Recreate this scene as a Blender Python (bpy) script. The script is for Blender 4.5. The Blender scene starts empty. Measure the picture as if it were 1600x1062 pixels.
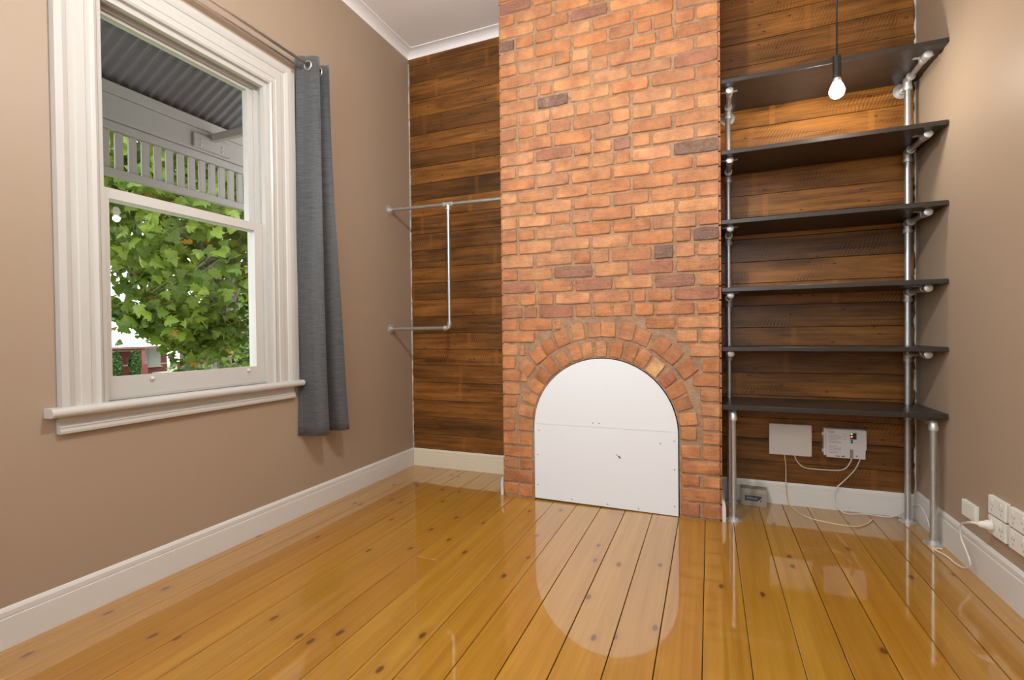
import bpy, bmesh, math, random
from mathutils import Vector, Matrix
rnd = random.Random(7)
S = bpy.context.scene
COL = S.collection

# ------------------------------------------------------------------ camera, world, lights, exposure
YAW, PITCH, ROLL = -0.3853, -0.0128, -0.0109
CAM = Vector((2.330, -3.495, 1.10))
fw = Vector((math.sin(YAW)*math.cos(PITCH), math.cos(YAW)*math.cos(PITCH), math.sin(PITCH)))
rt = Vector((math.cos(YAW), -math.sin(YAW), 0)); up = rt.cross(fw)
r2 = rt*math.cos(ROLL) + up*math.sin(ROLL); u2 = -rt*math.sin(ROLL) + up*math.cos(ROLL)
cd = bpy.data.cameras.new('camera'); cam = bpy.data.objects.new('camera', cd); COL.objects.link(cam)
cd.sensor_width = 36; cd.lens = 760.09/1600*36; cd.clip_start = 0.02; cd.clip_end = 500
M4 = Matrix((r2, u2, -fw)).transposed().to_4x4(); M4.translation = CAM; cam.matrix_world = M4
S.camera = cam

wd = bpy.data.worlds.new('world'); S.world = wd; wd.use_nodes = True
bg = wd.node_tree.nodes['Background']
bg.inputs[0].default_value = (0.93, 0.97, 1.0, 1); bg.inputs[1].default_value = 3.4
sd = bpy.data.lights.new('sun', 'SUN'); sd.energy = 2.2; sd.angle = math.radians(12); sd.color = (1, 0.95, 0.86)
sun = bpy.data.objects.new('sun', sd); COL.objects.link(sun)
sun.rotation_euler = Vector((-0.62, 0.25, -0.80)).to_track_quat('-Z', 'Y').to_euler()
S.view_settings.view_transform = 'Standard'; S.view_settings.look = 'None'
S.view_settings.gamma = 1; S.view_settings.use_curve_mapping = False
S.view_settings.exposure = 0.50

# ------------------------------------------------------------------ helpers
def link(o, parent=None):
    COL.objects.link(o)
    if parent is not None: o.parent = parent
    return o
def obj(name, bm, mat, parent=None, smooth=False, loc=None):
    me = bpy.data.meshes.new(name)
    bmesh.ops.recalc_face_normals(bm, faces=bm.faces)
    bm.to_mesh(me); bm.free()
    if smooth:
        for p in me.polygons: p.use_smooth = True
        if name == 'brick': me.set_sharp_from_angle(angle=math.radians(24))
    me.materials.append(mat)
    o = bpy.data.objects.new(name, me); link(o, parent)
    if loc is not None: o.location = loc
    return o
def tag(o, label=None, cat=None, group=None, kind=None):
    if label: o['label'] = label
    if cat: o['category'] = cat
    if group: o['group'] = group
    if kind: o['kind'] = kind
    return o
def thing(name, label, cat, loc=(0, 0, 0), group=None):
    o = bpy.data.objects.new(name, None); link(o); o.location = loc; o.empty_display_size = .05
    return tag(o, label, cat, group)
def nb(): return bmesh.new()
def box(bm, a, b):
    x0, y0, z0 = a; x1, y1, z1 = b
    v = [bm.verts.new(p) for p in ((x0,y0,z0),(x1,y0,z0),(x1,y1,z0),(x0,y1,z0),(x0,y0,z1),(x1,y0,z1),(x1,y1,z1),(x0,y1,z1))]
    for f in ((0,3,2,1),(4,5,6,7),(0,1,5,4),(1,2,6,5),(2,3,7,6),(3,0,4,7)): bm.faces.new([v[i] for i in f])
    return bm
def bevel(bm, w, seg=1):
    bmesh.ops.bevel(bm, geom=list(bm.edges), offset=w, segments=seg, affect='EDGES', profile=.6); return bm
def bbox(a, b, w=.003, seg=1): return bevel(box(nb(), a, b), w, seg)
def prism(bm, pts, vec):
    vec = Vector(vec); a = [bm.verts.new(p) for p in pts]; b = [bm.verts.new(Vector(p)+vec) for p in pts]; n = len(a)
    bm.faces.new(a); bm.faces.new(b[::-1])
    for i in range(n): bm.faces.new((a[i], b[i], b[(i+1) % n], a[(i+1) % n]))
    return bm
def spline(pts, n=6):
    P = [Vector(p) for p in pts]; out = []
    for i in range(len(P)-1):
        p0 = P[max(i-1, 0)]; p1 = P[i]; p2 = P[i+1]; p3 = P[min(i+2, len(P)-1)]
        for k in range(n):
            t = k/n
            out.append(.5*((2*p1)+(p2-p0)*t+(2*p0-5*p1+4*p2-p3)*t*t+(3*p1-p0-3*p2+p3)*t**3))
    return out+[P[-1]]
def tube(bm, pts, r, seg=8, cap=True):
    P = [Vector(p) for p in pts]; rings = []; ref = None
    R = r if isinstance(r, (list, tuple)) else [r]*len(P)
    for i, p in enumerate(P):
        t = (P[min(i+1, len(P)-1)]-P[max(i-1, 0)]).normalized()
        if ref is None:
            ref = Vector((0, 0, 1)) if abs(t.z) < .9 else Vector((1, 0, 0))
        s = t.cross(ref).normalized(); ref = s.cross(t).normalized()
        rings.append([bm.verts.new(p+R[i]*(math.cos(a)*s+math.sin(a)*ref)) for a in [2*math.pi*k/seg for k in range(seg)]])
    for a, b in zip(rings, rings[1:]):
        for k in range(seg): bm.faces.new((a[k], a[(k+1) % seg], b[(k+1) % seg], b[k]))
    if cap:
        bm.faces.new(rings[0][::-1]); bm.faces.new(rings[-1])
    return bm
def lathe(bm, prof, c, axis='z', seg=20):
    """prof: list of (radius, height) around axis through c"""
    c = Vector(c); rings = []
    A = {'z': (Vector((1,0,0)), Vector((0,1,0)), Vector((0,0,1))), 'y': (Vector((1,0,0)), Vector((0,0,1)), Vector((0,-1,0))), 'x': (Vector((0,1,0)), Vector((0,0,1)), Vector((1,0,0)))}[axis]
    for r, h in prof:
        rings.append([bm.verts.new(c+A[2]*h+r*(math.cos(2*math.pi*k/seg)*A[0]+math.sin(2*math.pi*k/seg)*A[1])) for k in range(seg)])
    for a, b in zip(rings, rings[1:]):
        for k in range(seg): bm.faces.new((a[k], a[(k+1) % seg], b[(k+1) % seg], b[k]))
    bm.faces.new(rings[0][::-1]); bm.faces.new(rings[-1])
    return bm

# ------------------------------------------------------------------ materials
def new_mat(name):
    m = bpy.data.materials.new(name); m.use_nodes = True
    nt = m.node_tree; b = nt.nodes['Principled BSDF']; return m, nt, b
def simple(name, col, rough=.5, metal=0., spec=.5, **kw):
    m, nt, b = new_mat(name)
    b.inputs['Base Color'].default_value = (*col, 1); b.inputs['Roughness'].default_value = rough
    b.inputs['Metallic'].default_value = metal; b.inputs['Specular IOR Level'].default_value = spec
    for k, v in kw.items(): b.inputs[k].default_value = v
    return m
class N:
    def __init__(s, nt): s.nt = nt
    def __call__(s, typ, **kw):
        n = s.nt.nodes.new('ShaderNode'+typ)
        for k, v in kw.items():
            if k.startswith('i_'):
                key = k[2:]; key = int(key) if key.isdigit() else key.replace('_', ' ')
                if hasattr(v, 'links') or isinstance(v, bpy.types.NodeSocket): s.nt.links.new(v, n.inputs[key])
                else: n.inputs[key].default_value = v
            else: setattr(n, k, v)
        return n
    def math(s, op, a, b=0.):
        n = s.nt.nodes.new('ShaderNodeMath'); n.operation = op
        for i, v in enumerate((a, b)):
            if isinstance(v, bpy.types.NodeSocket): s.nt.links.new(v, n.inputs[i])
            else: n.inputs[i].default_value = v
        return n.outputs[0]
    def mix(s, fac, a, b, mode='MIX'):
        n = s.nt.nodes.new('ShaderNodeMix'); n.data_type = 'RGBA'; n.blend_type = mode
        for i, v in ((0, fac), (6, a), (7, b)):
            if isinstance(v, bpy.types.NodeSocket): s.nt.links.new(v, n.inputs[i])
            else: n.inputs[i].default_value = v if i == 0 else (*v, 1)
        return n.outputs[2]
    def ramp(s, fac, stops):
        n = s.nt.nodes.new('ShaderNodeValToRGB'); s.nt.links.new(fac, n.inputs[0])
        e = n.color_ramp.elements
        while len(e) < len(stops): e.new(.5)
        for el, (p, c) in zip(e, stops): el.position = p; el.color = (c, c, c, 1) if isinstance(c, (int, float)) else (*c, 1)
        return n.outputs[0]
    def coords(s, scale, rand=True):
        tc = s.nt.nodes.new('ShaderNodeTexCoord'); v = tc.outputs['Object']
        if rand:
            oi = s.nt.nodes.new('ShaderNodeObjectInfo')
            m = s('VectorMath', operation='SCALE', i_0=(37., 91., 53.)); s.nt.links.new(oi.outputs['Random'], m.inputs['Scale'])
            a = s('VectorMath', operation='ADD', i_0=v, i_1=m.outputs[0]); v = a.outputs[0]
        mp = s('Mapping', i_Vector=v); mp.inputs['Scale'].default_value = scale
        return mp.outputs[0]
    def noise(s, vec, scale=1., detail=4., rough=.6, dist=0.):
        return s('TexNoise', i_Vector=vec, i_Scale=scale, i_Detail=detail, i_Roughness=rough, i_Distortion=dist).outputs[0]
    def bump(s, h, b, strength=.3, dist=.01):
        n = s('Bump', i_Height=h); n.inputs['Strength'].default_value = strength; n.inputs['Distance'].default_value = dist
        s.nt.links.new(n.outputs[0], b.inputs['Normal'])
    def objcol(s): return s.nt.nodes.new('ShaderNodeObjectInfo').outputs['Color']
    def to(s, sock, b, name): s.nt.links.new(sock, b.inputs[name])

def paint(name, col, rough=.6, bump=.04, spec=.4):
    m, nt, b = new_mat(name); n = N(nt)
    v = n.coords((1, 1, 1), False); a = n.noise(v, 3, 3); f = n.noise(v, 220, 2)
    n.to(n.mix(n.math('MULTIPLY', a, .12), col, tuple(c*.8 for c in col)), b, 'Base Color')
    b.inputs['Roughness'].default_value = rough; b.inputs['Specular IOR Level'].default_value = spec
    n.bump(f, b, bump, .002); return m
M_WALL = paint('taupe_paint', (.385, .288, .205), .5, .05)
M_CEIL = paint('ceiling_paint', (.92, .91, .915), .7)
M_TRIM = paint('white_gloss_trim', (.68, .66, .62), .32, .02)
M_CREAM = paint('cream_trim', (.74, .66, .50), .35, .02)
M_WIN = paint('window_white', (.56, .545, .51), .3, .02)
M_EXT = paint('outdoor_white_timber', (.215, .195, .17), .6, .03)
M_BOARD = paint('white_painted_board', (.80, .83, .87), .5, .08)

def brick_mat(name, objc=True, base=(.5, .2, .09)):
    m, nt, b = new_mat(name); n = N(nt)
    v = n.coords((1, 1, 1)); big = n.noise(v, 9, 5, .65); fine = n.noise(v, 70, 5, .75); pit = n.noise(v, 160, 3, .7)
    c = n.objcol() if objc else None
    if c is None:
        rg = n('RGB'); rg.outputs[0].default_value = (*base, 1); c = rg.outputs[0]
    dark = n.mix(1., c, (.70, .62, .58), 'MULTIPLY'); light = n.mix(1., c, (1.28, 1.32, 1.32), 'MULTIPLY')
    k = n.mix(n.ramp(big, [(.35, 0), (.68, 1)]), dark, light)
    k = n.mix(n.math('MULTIPLY', n.ramp(fine, [(.45, 0), (.75, 1)]), .55), k, (.42, .25, .16))
    k = n.mix(n.math('MULTIPLY', n.ramp(pit, [(.60, 0), (.70, 1)]), .6), k, (.17, .09, .055))
    sm = n.noise(n.coords((1, 1, 1)), 22, 5, .7)
    k = n.mix(n.math('MULTIPLY', n.ramp(sm, [(.56, 0), (.68, 1)]), .5), k, (.46, .275, .155))
    n.to(k, b, 'Base Color'); b.inputs['Roughness'].default_value = .36; b.inputs['Specular IOR Level'].default_value = .6
    wv = n.coords((6, 1, 28)); st = n.noise(wv, 1.4, 4, .6)
    h = n.math('ADD', n.math('ADD', n.math('MULTIPLY', st, .9), n.math('MULTIPLY', fine, .6)), n.math('MULTIPLY', pit, .3))
    n.bump(h, b, .62, .014); return m
M_BRICK = brick_mat('orange_brick')
M_BRICK2 = brick_mat('orange_brick_sides', False)
def mortar_mat():
    m, nt, b = new_mat('sandy_mortar'); n = N(nt); v = n.coords((1, 1, 1), False)
    a = n.noise(v, 30, 5, .7); f = n.noise(v, 150, 4, .7)
    k = n.mix(n.ramp(a, [(.35, 0), (.7, 1)]), (.36, .215, .125), (.56, .37, .235))
    k = n.mix(n.ramp(f, [(.68, 0), (.75, 1)]), k, (.6, .53, .45)); n.to(k, b, 'Base Color')
    b.inputs['Roughness'].default_value = .8; n.bump(n.math('ADD', a, f), b, .9, .01); return m
M_MORTAR = mortar_mat()

def clad_mat():
    m, nt, b = new_mat('reclaimed_timber'); n = N(nt)
    g = n.noise(n.coords((1.6, 1, 42)), 1., 6, .68, .4); big = n.noise(n.coords((1.7, 1, 9)), 1.3, 5, .6, .5)
    fine = n.noise(n.coords((7, 1, 240)), 1., 3, .6)
    sawv = n.coords((1, 1, 1)); sk = n('VectorMath', operation='DOT_PRODUCT', i_0=sawv, i_1=(1, 0, -.42)).outputs['Value']
    wob = n.noise(n.coords((3, 1, 6)), 1., 3)
    saw = n.math('SINE', n.math('ADD', n.math('MULTIPLY', sk, 330.), n.math('MULTIPLY', wob, 22.)))
    smask = n.ramp(n.noise(n.coords((2.2, 1, 4)), 1.2, 3), [(.47, 0), (.62, 1)])
    c = n.objcol()
    dark = n.mix(1., c, (.42, .37, .33), 'MULTIPLY'); lite = n.mix(1., c, (1.55, 1.45, 1.3), 'MULTIPLY')
    k = n.mix(n.ramp(n.math('ADD', n.math('MULTIPLY', g, .55), n.math('MULTIPLY', big, .45)), [(.38, 0), (.62, 1)]), dark, lite)
    sd_ = n.math('MULTIPLY', n.math('MULTIPLY', n.math('GREATER_THAN', saw, .2), smask), .62)
    k = n.mix(sd_, k, n.mix(1., c, (.40, .34, .30), 'MULTIPLY'))
    k = n.mix(n.math('MULTIPLY', n.ramp(fine, [(.52, 0), (.75, 1)]), .4), k, (.035, .02, .012))
    sx = n('SeparateXYZ', i_0=n.coords((1, 1, 1))); fl2 = n('CombineXYZ', i_0=sx.outputs[0], i_1=n.math('MULTIPLY', sx.outputs[2], 2.2))
    kv = n('TexVoronoi', voronoi_dimensions='2D', i_Vector=fl2.outputs[0], i_Scale=3.4); kd = n.ramp(kv.outputs['Distance'], [(.012, 1), (.05, 0)])
    k = n.mix(n.math('MULTIPLY', kd, .85), k, (.018, .011, .008))
    lx = n('SeparateXYZ', i_0=n('TexCoord').outputs['Object']); oi = n('ObjectInfo')
    bx0 = n.math('MULTIPLY', n.math('SUBTRACT', oi.outputs['Random'], .5), 1.1)
    bat = n.math('MULTIPLY', n.ramp(n.math('ABSOLUTE', n.math('SUBTRACT', lx.outputs[0], bx0)), [(.012, 1), (.019, 0)]), .35)
    k = n.mix(bat, k, n.mix(1., c, (1.7, 1.5, 1.2), 'MULTIPLY'))
    n.to(k, b, 'Base Color'); b.inputs['Roughness'].default_value = .36; b.inputs['Specular IOR Level'].default_value = .3
    n.bump(n.math('ADD', n.math('MULTIPLY', g, .6), n.math('MULTIPLY', n.math('MULTIPLY', saw, smask), .12)), b, .35, .006); return m
M_CLAD = clad_mat()
def floor_mat():
    m, nt, b = new_mat('varnished_pine'); n = N(nt)
    g = n.noise(n.coords((30, .9, 1)), 1., 5, .6, .8); big = n.noise(n.coords((5, .8, 1)), 1., 3); fine = n.noise(n.coords((190, 3, 1)), 1., 3)
    c = n.objcol()
    k = n.mix(n.ramp(g, [(.35, 0), (.68, 1)]), n.mix(1., c, (.86, .76, .58), 'MULTIPLY'), n.mix(1., c, (1.08, 1.09, 1.1), 'MULTIPLY'))
    k = n.mix(n.math('MULTIPLY', n.ramp(big, [(.45, 0), (.75, 1)]), .4), k, n.mix(1., c, (.80, .66, .48), 'MULTIPLY'))
    k = n.mix(n.math('MULTIPLY', n.ramp(fine, [(.55, 0), (.8, 1)]), .3), k, n.mix(1., c, (.6, .42, .25), 'MULTIPLY'))
    kv = n('TexVoronoi', voronoi_dimensions='2D', i_Vector=n.coords((1, .5, 1)), i_Scale=6.0)
    jit = n.noise(n.coords((60, 40, 1)), 1., 2)
    dd = n.math('ADD', kv.outputs['Distance'], n.math('MULTIPLY', n.math('SUBTRACT', jit, .5), .05))
    sel = n.math('GREATER_THAN', n('SeparateColor', i_0=kv.outputs['Color']).outputs[0], .42)
    halo = n.math('MULTIPLY', n.ramp(dd, [(.05, 1), (.19, 0)]), sel); knot = n.math('MULTIPLY', n.ramp(dd, [(.04, 1), (.075, 0)]), sel)
    k = n.mix(n.math('MULTIPLY', halo, .35), k, (.30, .11, .02)); k = n.mix(n.math('MULTIPLY', knot, .82), k, (.085, .028, .008))
    n.to(k, b, 'Base Color'); b.inputs['Roughness'].default_value = .38; b.inputs['Specular IOR Level'].default_value = .4
    b.inputs['Coat Weight'].default_value = 1.; b.inputs['Coat Roughness'].default_value = .05; b.inputs['Coat IOR'].default_value = 1.95
    w = n.noise(n.coords((9, 1.2, 1)), 1., 2); n.bump(n.math('ADD', n.math('MULTIPLY', w, 1.), n.math('MULTIPLY', g, .15)), b, .06, .01)
    return m
M_FLOOR = floor_mat()
def fabric():
    m, nt, b = new_mat('charcoal_slub_fabric'); n = N(nt)
    a = n.ramp(n.noise(n.coords((14, 14, 230), False), 1., 4, .75), [(.3, 0), (.72, 1)]); c2 = n.noise(n.coords((300, 300, 9), False), 1., 3, .7)
    k = n.mix(n.math('ADD', n.math('MULTIPLY', a, .6), n.math('MULTIPLY', c2, .4)), (.010, .0105, .011), (.135, .140, .146))
    n.to(k, b, 'Base Color'); b.inputs['Roughness'].default_value = .62; b.inputs['Sheen Weight'].default_value = .25
    n.bump(a, b, .25, .002); return m
M_FAB = fabric()
def galv():
    m, nt, b = new_mat('galvanised_steel'); n = N(nt); a = n.noise(n.coords((1, 1, 1)), 60, 4, .7)
    n.to(n.mix(a, (.40, .41, .41), (.66, .67, .67)), b, 'Base Color'); b.inputs['Metallic'].default_value = .85
    b.inputs['Roughness'].default_value = .36; return m
M_GALV = galv()
M_FIT = simple('malleable_fitting', (.62, .62, .61), .42, .7)
M_ROD = simple('brushed_nickel', (.80, .78, .75), .3, 1.)
def shelfm():
    m, nt, b = new_mat('dark_stained_shelf'); n = N(nt); g = n.noise(n.coords((1.5, 30, 30)), 1., 5, .65)
    n.to(n.mix(g, (.010, .008, .007), (.052, .040, .033)), b, 'Base Color'); b.inputs['Roughness'].default_value = .33
    n.bump(g, b, .12, .004); return m
M_SHELF = shelfm()
M_PLASTIC = simple('warm_white_plastic', (.70, .65, .60), .4)
M_PLASTIC2 = simple('cool_white_plastic', (.70, .68, .68), .4)
M_SOCKET = simple('ivory_socket_plastic', (.76, .76, .68), .35)
M_BLACK = simple('black_plastic', (.02, .02, .02), .4)
M_DARK = simple('near_black', (.012, .011, .01), .9)  # near-black backing under the floor, behind the cladding and in the fireplace
M_CABLE = simple('white_cable', (.72, .69, .64), .45)
M_CABLEY = simple('cream_cable', (.72, .60, .34), .45)
M_INK = simple('grey_print', (.30, .29, .32), .6)
M_INKD = simple('dark_print', (.04, .04, .05), .6)
M_TEAL = simple('teal_button', (.02, .12, .16), .5)
M_CARD = simple('grey_beige_card', (.30, .26, .20), .6)
M_NAVY = simple('navy_label', (.012, .022, .055), .45)
M_PALE = simple('pale_lettering', (.45, .47, .48), .6)
def emit(name, col, s):
    m, nt, b = new_mat(name); b.inputs['Base Color'].default_value = (*col, 1)
    b.inputs['Emission Color'].default_value = (*col, 1); b.inputs['Emission Strength'].default_value = s; return m
M_LEDR = emit('red_led', (1, .08, .05), 6); M_LEDG = emit('green_led', (.45, 1, .2), 3)
M_GLOW = emit('bulb_glow', (1, .86, .66), 60)
def glassm(name):
    m, nt, b = new_mat(name); out = nt.nodes['Material Output']
    t = nt.nodes.new('ShaderNodeBsdfTransparent'); g = nt.nodes.new('ShaderNodeBsdfGlossy'); g.inputs['Roughness'].default_value = .0
    fr = nt.nodes.new('ShaderNodeFresnel'); fr.inputs[0].default_value = 1.2; mx = nt.nodes.new('ShaderNodeMixShader')
    nt.links.new(fr.outputs[0], mx.inputs[0]); nt.links.new(t.outputs[0], mx.inputs[1]); nt.links.new(g.outputs[0], mx.inputs[2])
    nt.links.new(mx.outputs[0], out.inputs[0]); return m
M_GLASS = glassm('clear_pane')

# ------------------------------------------------------------------ dimensions
W = 3.440; ZC = 3.455; DCH = .458; CX1, CX2 = 1.026, 2.389; YR = -4.75
WY0, WY1, WZ0, WZ1 = -2.275, -1.428, .836, 2.54      # window opening in the left wall
AX, AR, AZ = 1.704, .457, .487                        # fireplace arch: centre x, radius, spring height

# ------------------------------------------------------------------ room shell
bm = nb()
box(bm, (-.16, YR-.15, -.05), (0, WY0, ZC)); box(bm, (-.16, WY1, -.05), (0, .17, ZC))
box(bm, (-.16, WY0, -.05), (0, WY1, WZ0)); box(bm, (-.16, WY0, WZ1), (0, WY1, ZC))
tag(obj('wall_left', bm, M_WALL), 'taupe painted wall with the sash window', None, None, 'structure')
tag(obj('wall_right', box(nb(), (W, YR-.15, -.05), (W+.15, .17, ZC)), M_WALL), 'taupe painted wall with the power points', None, None, 'structure')
wb = tag(obj('wall_back', box(nb(), (0, .022, -.05), (W, .17, ZC)), M_DARK), 'wall clad in reclaimed timber boards either side of the chimney', None, None, 'structure')
bm = nb()                                             # wall behind the camera, its wide opening added to let daylight in
RX0, RX1, RZ0_, RZ1_ = .25, 3.19, 1.15, 3.38
box(bm, (0, YR-.15, -.05), (RX0, YR, ZC)); box(bm, (RX1, YR-.15, -.05), (W, YR, ZC))
box(bm, (RX0, YR-.15, -.05), (RX1, YR, RZ0_)); box(bm, (RX0, YR-.15, RZ1_), (RX1, YR, ZC))
tag(obj('wall_rear', bm, M_WALL), 'taupe painted wall with an added wide window, opposite the chimney', None, None, 'structure')
tag(obj('ceiling', box(nb(), (-.16, YR-.15, ZC), (W+.15, .17, ZC+.25)), M_CEIL), 'off-white plaster ceiling', None, None, 'structure')

# floor boards
fl = tag(obj('floor', box(nb(), (-.16, YR-.15, -.06), (W+.15, .17, -.022)), M_DARK), 'honey coloured varnished pine floor boards', None, None, 'structure')
FX = [-.02, .062, .206, .369, .51, .672, .828, .954, 1.108, 1.253, 1.385, 1.54, 1.69, 1.845, 2.005, 2.157, 2.303, 2.454, 2.612, 2.75, 2.89, 3.055, 3.2, 3.345, 3.46]
ends = {3: -1.02, 7: -1.45, 10: -2.2, 15: -2.9}
for i, (a, b) in enumerate(zip(FX, FX[1:])):
    segs = [(YR, 0.0)]
    if i in ends: segs = [(YR, ends[i]), (ends[i], 0.0)]
    for y0, y1 in segs:
        g = .0011+rnd.random()*.0011
        bmm = box(nb(), (-(b-a)/2+g, -(y1-y0)/2+.0006, -.02), ((b-a)/2-g, (y1-y0)/2-.0006, 0)); bevel(bmm, .0012)
        o = obj('floor_board', bmm, M_FLOOR, fl, loc=((a+b)/2, (y0+y1)/2, rnd.uniform(-.0006, .0004)))
        t = rnd.uniform(-.5, .5); h = rnd.uniform(-.04, .04)
        o.color = (.445*(1+.12*t), (.226+h*.35)*(1+.14*t), (.024+h*.08)*(1+.16*t), 1)

# chimney breast: mortar core with an arched opening, bricks one by one
arc = [(AX+AR*math.cos(a), AZ+AR*math.sin(a)) for a in [math.pi*(1-k/28) for k in range(29)]]
pts = [(CX1+.006, 0), (AX-AR, 0)]+arc+[(AX+AR, 0), (CX2-.006, 0), (CX2-.006, ZC), (CX1+.006, ZC)]
core = tag(obj('wall_chimney', prism(nb(), [(x, -DCH+.009, z) for x, z in pts], (0, DCH-.02+.03, 0)), M_MORTAR), 'exposed orange brick chimney breast with an arched fireplace', None, None, 'structure')
bm = nb(); box(bm, (CX1+.05, -.09, 0), (CX2-.05, -.06, 1.1)); obj('fireback', bm, M_DARK, core)
SHADES = [(.56, .225, .098), (.60, .25, .115), (.53, .20, .080), (.62, .28, .14), (.50, .20, .098), (.58, .215, .085), (.60, .27, .15)]
DARKS = [(1.076, 3.057), (1.346, 2.635), (2.335, 2.204), (2.339, 1.664), (2.13, 1.583)]
MIDS = [(1.441, 2.637), (1.382, 2.294), (1.904, 1.499), (1.103, 1.424), (2.331, 1.332), (1.379, 1.24), (2.21, 2.718), (1.728, 1.41)]
def shade(x, z, w=0, h=0):
    c = rnd.choice(SHADES); k = rnd.uniform(.80, 1.06); c = (c[0]*k, c[1]*k*.97, c[2]*k*.70)
    for px, pz in DARKS:
        if abs(px-x) < w/2 and abs(pz-z) < h/2: return (.17, .085, .055, 1)
    for px, pz in MIDS:
        if abs(px-x) < w/2 and abs(pz-z) < h/2: return (.38, .135, .065, 1)
    if rnd.random() < .035: c = (.30, .12, .07)
    return (*c, 1)
def brick_mesh(w, h, d, jit=.0022):
    """front face in a small grid with worn corners, facing -y, origin at centre of the front"""
    bm = nb(); nx = max(2, round(w/.06)); nz = 2; b = .0045; g = {}
    for i in range(nx+1):
        for k in range(nz+1):
            x = -w/2+b+(w-2*b)*i/nx; z = -h/2+b+(h-2*b)*k/nz
            edge = i in (0, nx) or k in (0, nz); cor = i in (0, nx) and k in (0, nz)
            s = 1-(.05 if cor else 0)
            g[i, k] = bm.verts.new((x*s+rnd.uniform(-jit, jit)*.6, rnd.uniform(-jit, jit)+(.0012 if edge else 0), z*s+rnd.uniform(-jit, jit)*.8))
    for i in range(nx):
        for k in range(nz): bm.faces.new((g[i, k], g[i+1, k], g[i+1, k+1], g[i, k+1]))
    ring = [(i, 0) for i in range(nx)]+[(nx, k) for k in range(nz)]+[(i, nz) for i in range(nx, 0, -1)]+[(0, k) for k in range(nz, 0, -1)]
    prev = [g[p] for p in ring]
    for grow, dep in ((b, .006), (b, d)):
        cur = []
        for p in ring:
            v = g[p].co; sx = (-1 if p[0] == 0 else 1 if p[0] == nx else 0); sz = (-1 if p[1] == 0 else 1 if p[1] == nz else 0)
            cur.append(bm.verts.new((v.x+sx*grow, dep, v.z+sz*grow)))
        n = len(ring)
        for q in range(n): bm.faces.new((prev[q], cur[q], cur[(q+1) % n], prev[(q+1) % n]))
        prev = cur
    return bm
rows = [.004, .096, .185, .262, .346, .435, .518, .600, .686, .773, .857, .946, 1.033, 1.116, 1.196, 1.281, 1.362, 1.447, 1.534, 1.624, 1.711, 1.794, 1.879, 1.963]
while rows[-1] < ZC-.03: rows.append(min(rows[-1]+rnd.uniform(.083, .087), ZC+.0))
PITCHX = (CX2-CX1)/5.5
def put_brick(x0, x1, z0, z1):
    j = .0056; w = x1-x0-2*j-rnd.uniform(0, .005); h = z1-z0-2*j+rnd.uniform(-.004, .001)
    if w < .028: return
    cx, cz = (x0+x1)/2, (z0+z1)/2
    o = obj('brick', brick_mesh(w, h, .014, .0028), M_BRICK, core, True, loc=(cx+rnd.uniform(-.0015, .0015), -DCH+rnd.uniform(-.0022, .0022), cz+rnd.uniform(-.001, .001)))
    o.rotation_euler = (rnd.uniform(-.012, .012), rnd.uniform(-.006, .006), rnd.uniform(-.008, .008)); o.color = shade(cx, cz, w, h)
for ri, (z0, z1) in enumerate(zip(rows, rows[1:])):
    xs = [CX1-.004]; x = CX1+(PITCHX/2 if ri % 2 else PITCHX)
    while x < CX2-.05: xs.append(x+rnd.uniform(-.012, .012)); x += PITCHX
    xs.append(CX2+.004)
    cells = []
    for a, b in zip(xs, xs[1:]):
        if b-a > .2 and rnd.random() < .20 and z0 > .3:
            m = a+(b-a)*rnd.choice((.5, .5, .38, .62)); cells += [(a, m), (m, b)]
        else: cells.append((a, b))
    if z0 < AZ-.03:                                    # piers beside the opening
        cells = []
        for s0, s1 in ((CX1-.004, AX-AR-.003), (AX+AR+.003, CX2+.004)):
            if ri % 2: cells.append((s0, s1))
            else: cells += [(s0, (s0+s1)/2+.004), ((s0+s1)/2+.004, s1)]
    for a, b in cells:
        zs = [z0, (z0+z1)/2, z1]
        if z1 > AZ-.03 and z0 < AZ+.72:                # keep clear of the arch rings
            def half(z):
                dz = z-AZ; best = 0.
                if dz < .60:
                    best = math.sqrt(max(0, .585**2-max(dz, 0)**2))
                r = .702
                if .36 < dz < r: best = max(best, math.sqrt(r*r-dz*dz))
                return best
            hw = (half(z0)+half((z0+z1)/2))/2
            if hw > .02:
                l, r_ = AX-hw, AX+hw
                if a >= l and b <= r_: continue
                if a < l < b and b <= r_+.001: b = l
                elif l <= a < r_ < b: a = r_
                elif a < l and b > r_: put_brick(a, l, z0, z1); put_brick(r_, b, z0, z1); continue
        put_brick(a, b, z0, z1)
def ring(r0, r1, a0, a1, n, jit):
    for k in range(n):
        aa = math.radians(a0+(a1-a0)*(k+.5)/n)+rnd.uniform(-jit, jit); step = math.radians(abs(a1-a0))/n
        rm = (r0+r1)/2; w = rm*step-.014+rnd.uniform(-.006, .004); h = r1-r0-rnd.uniform(.0, .018)
        rr_ = r0+h/2
        o = obj('brick', brick_mesh(w, h, .014, .0030), M_BRICK, core, True, loc=(AX+rr_*math.cos(aa), -DCH+rnd.uniform(-.003, .002), AZ+rr_*math.sin(aa)))
        o.rotation_euler = (0, math.pi/2-aa+rnd.uniform(-.05, .05), 0); o.color = shade(0, 0)
        if r0 < .5 and k == 5: o.color = (.72, .40, .17, 1)
        if r0 < .5 and k == 4: o.color = (.42, .12, .05, 1)
ring(AR+.006, .575, -4, 184, 19, .012)
ring(.585, .695, 33, 147, 12, .02)
bm = nb()                                             # brick courses on the two returns of the chimney breast
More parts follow.
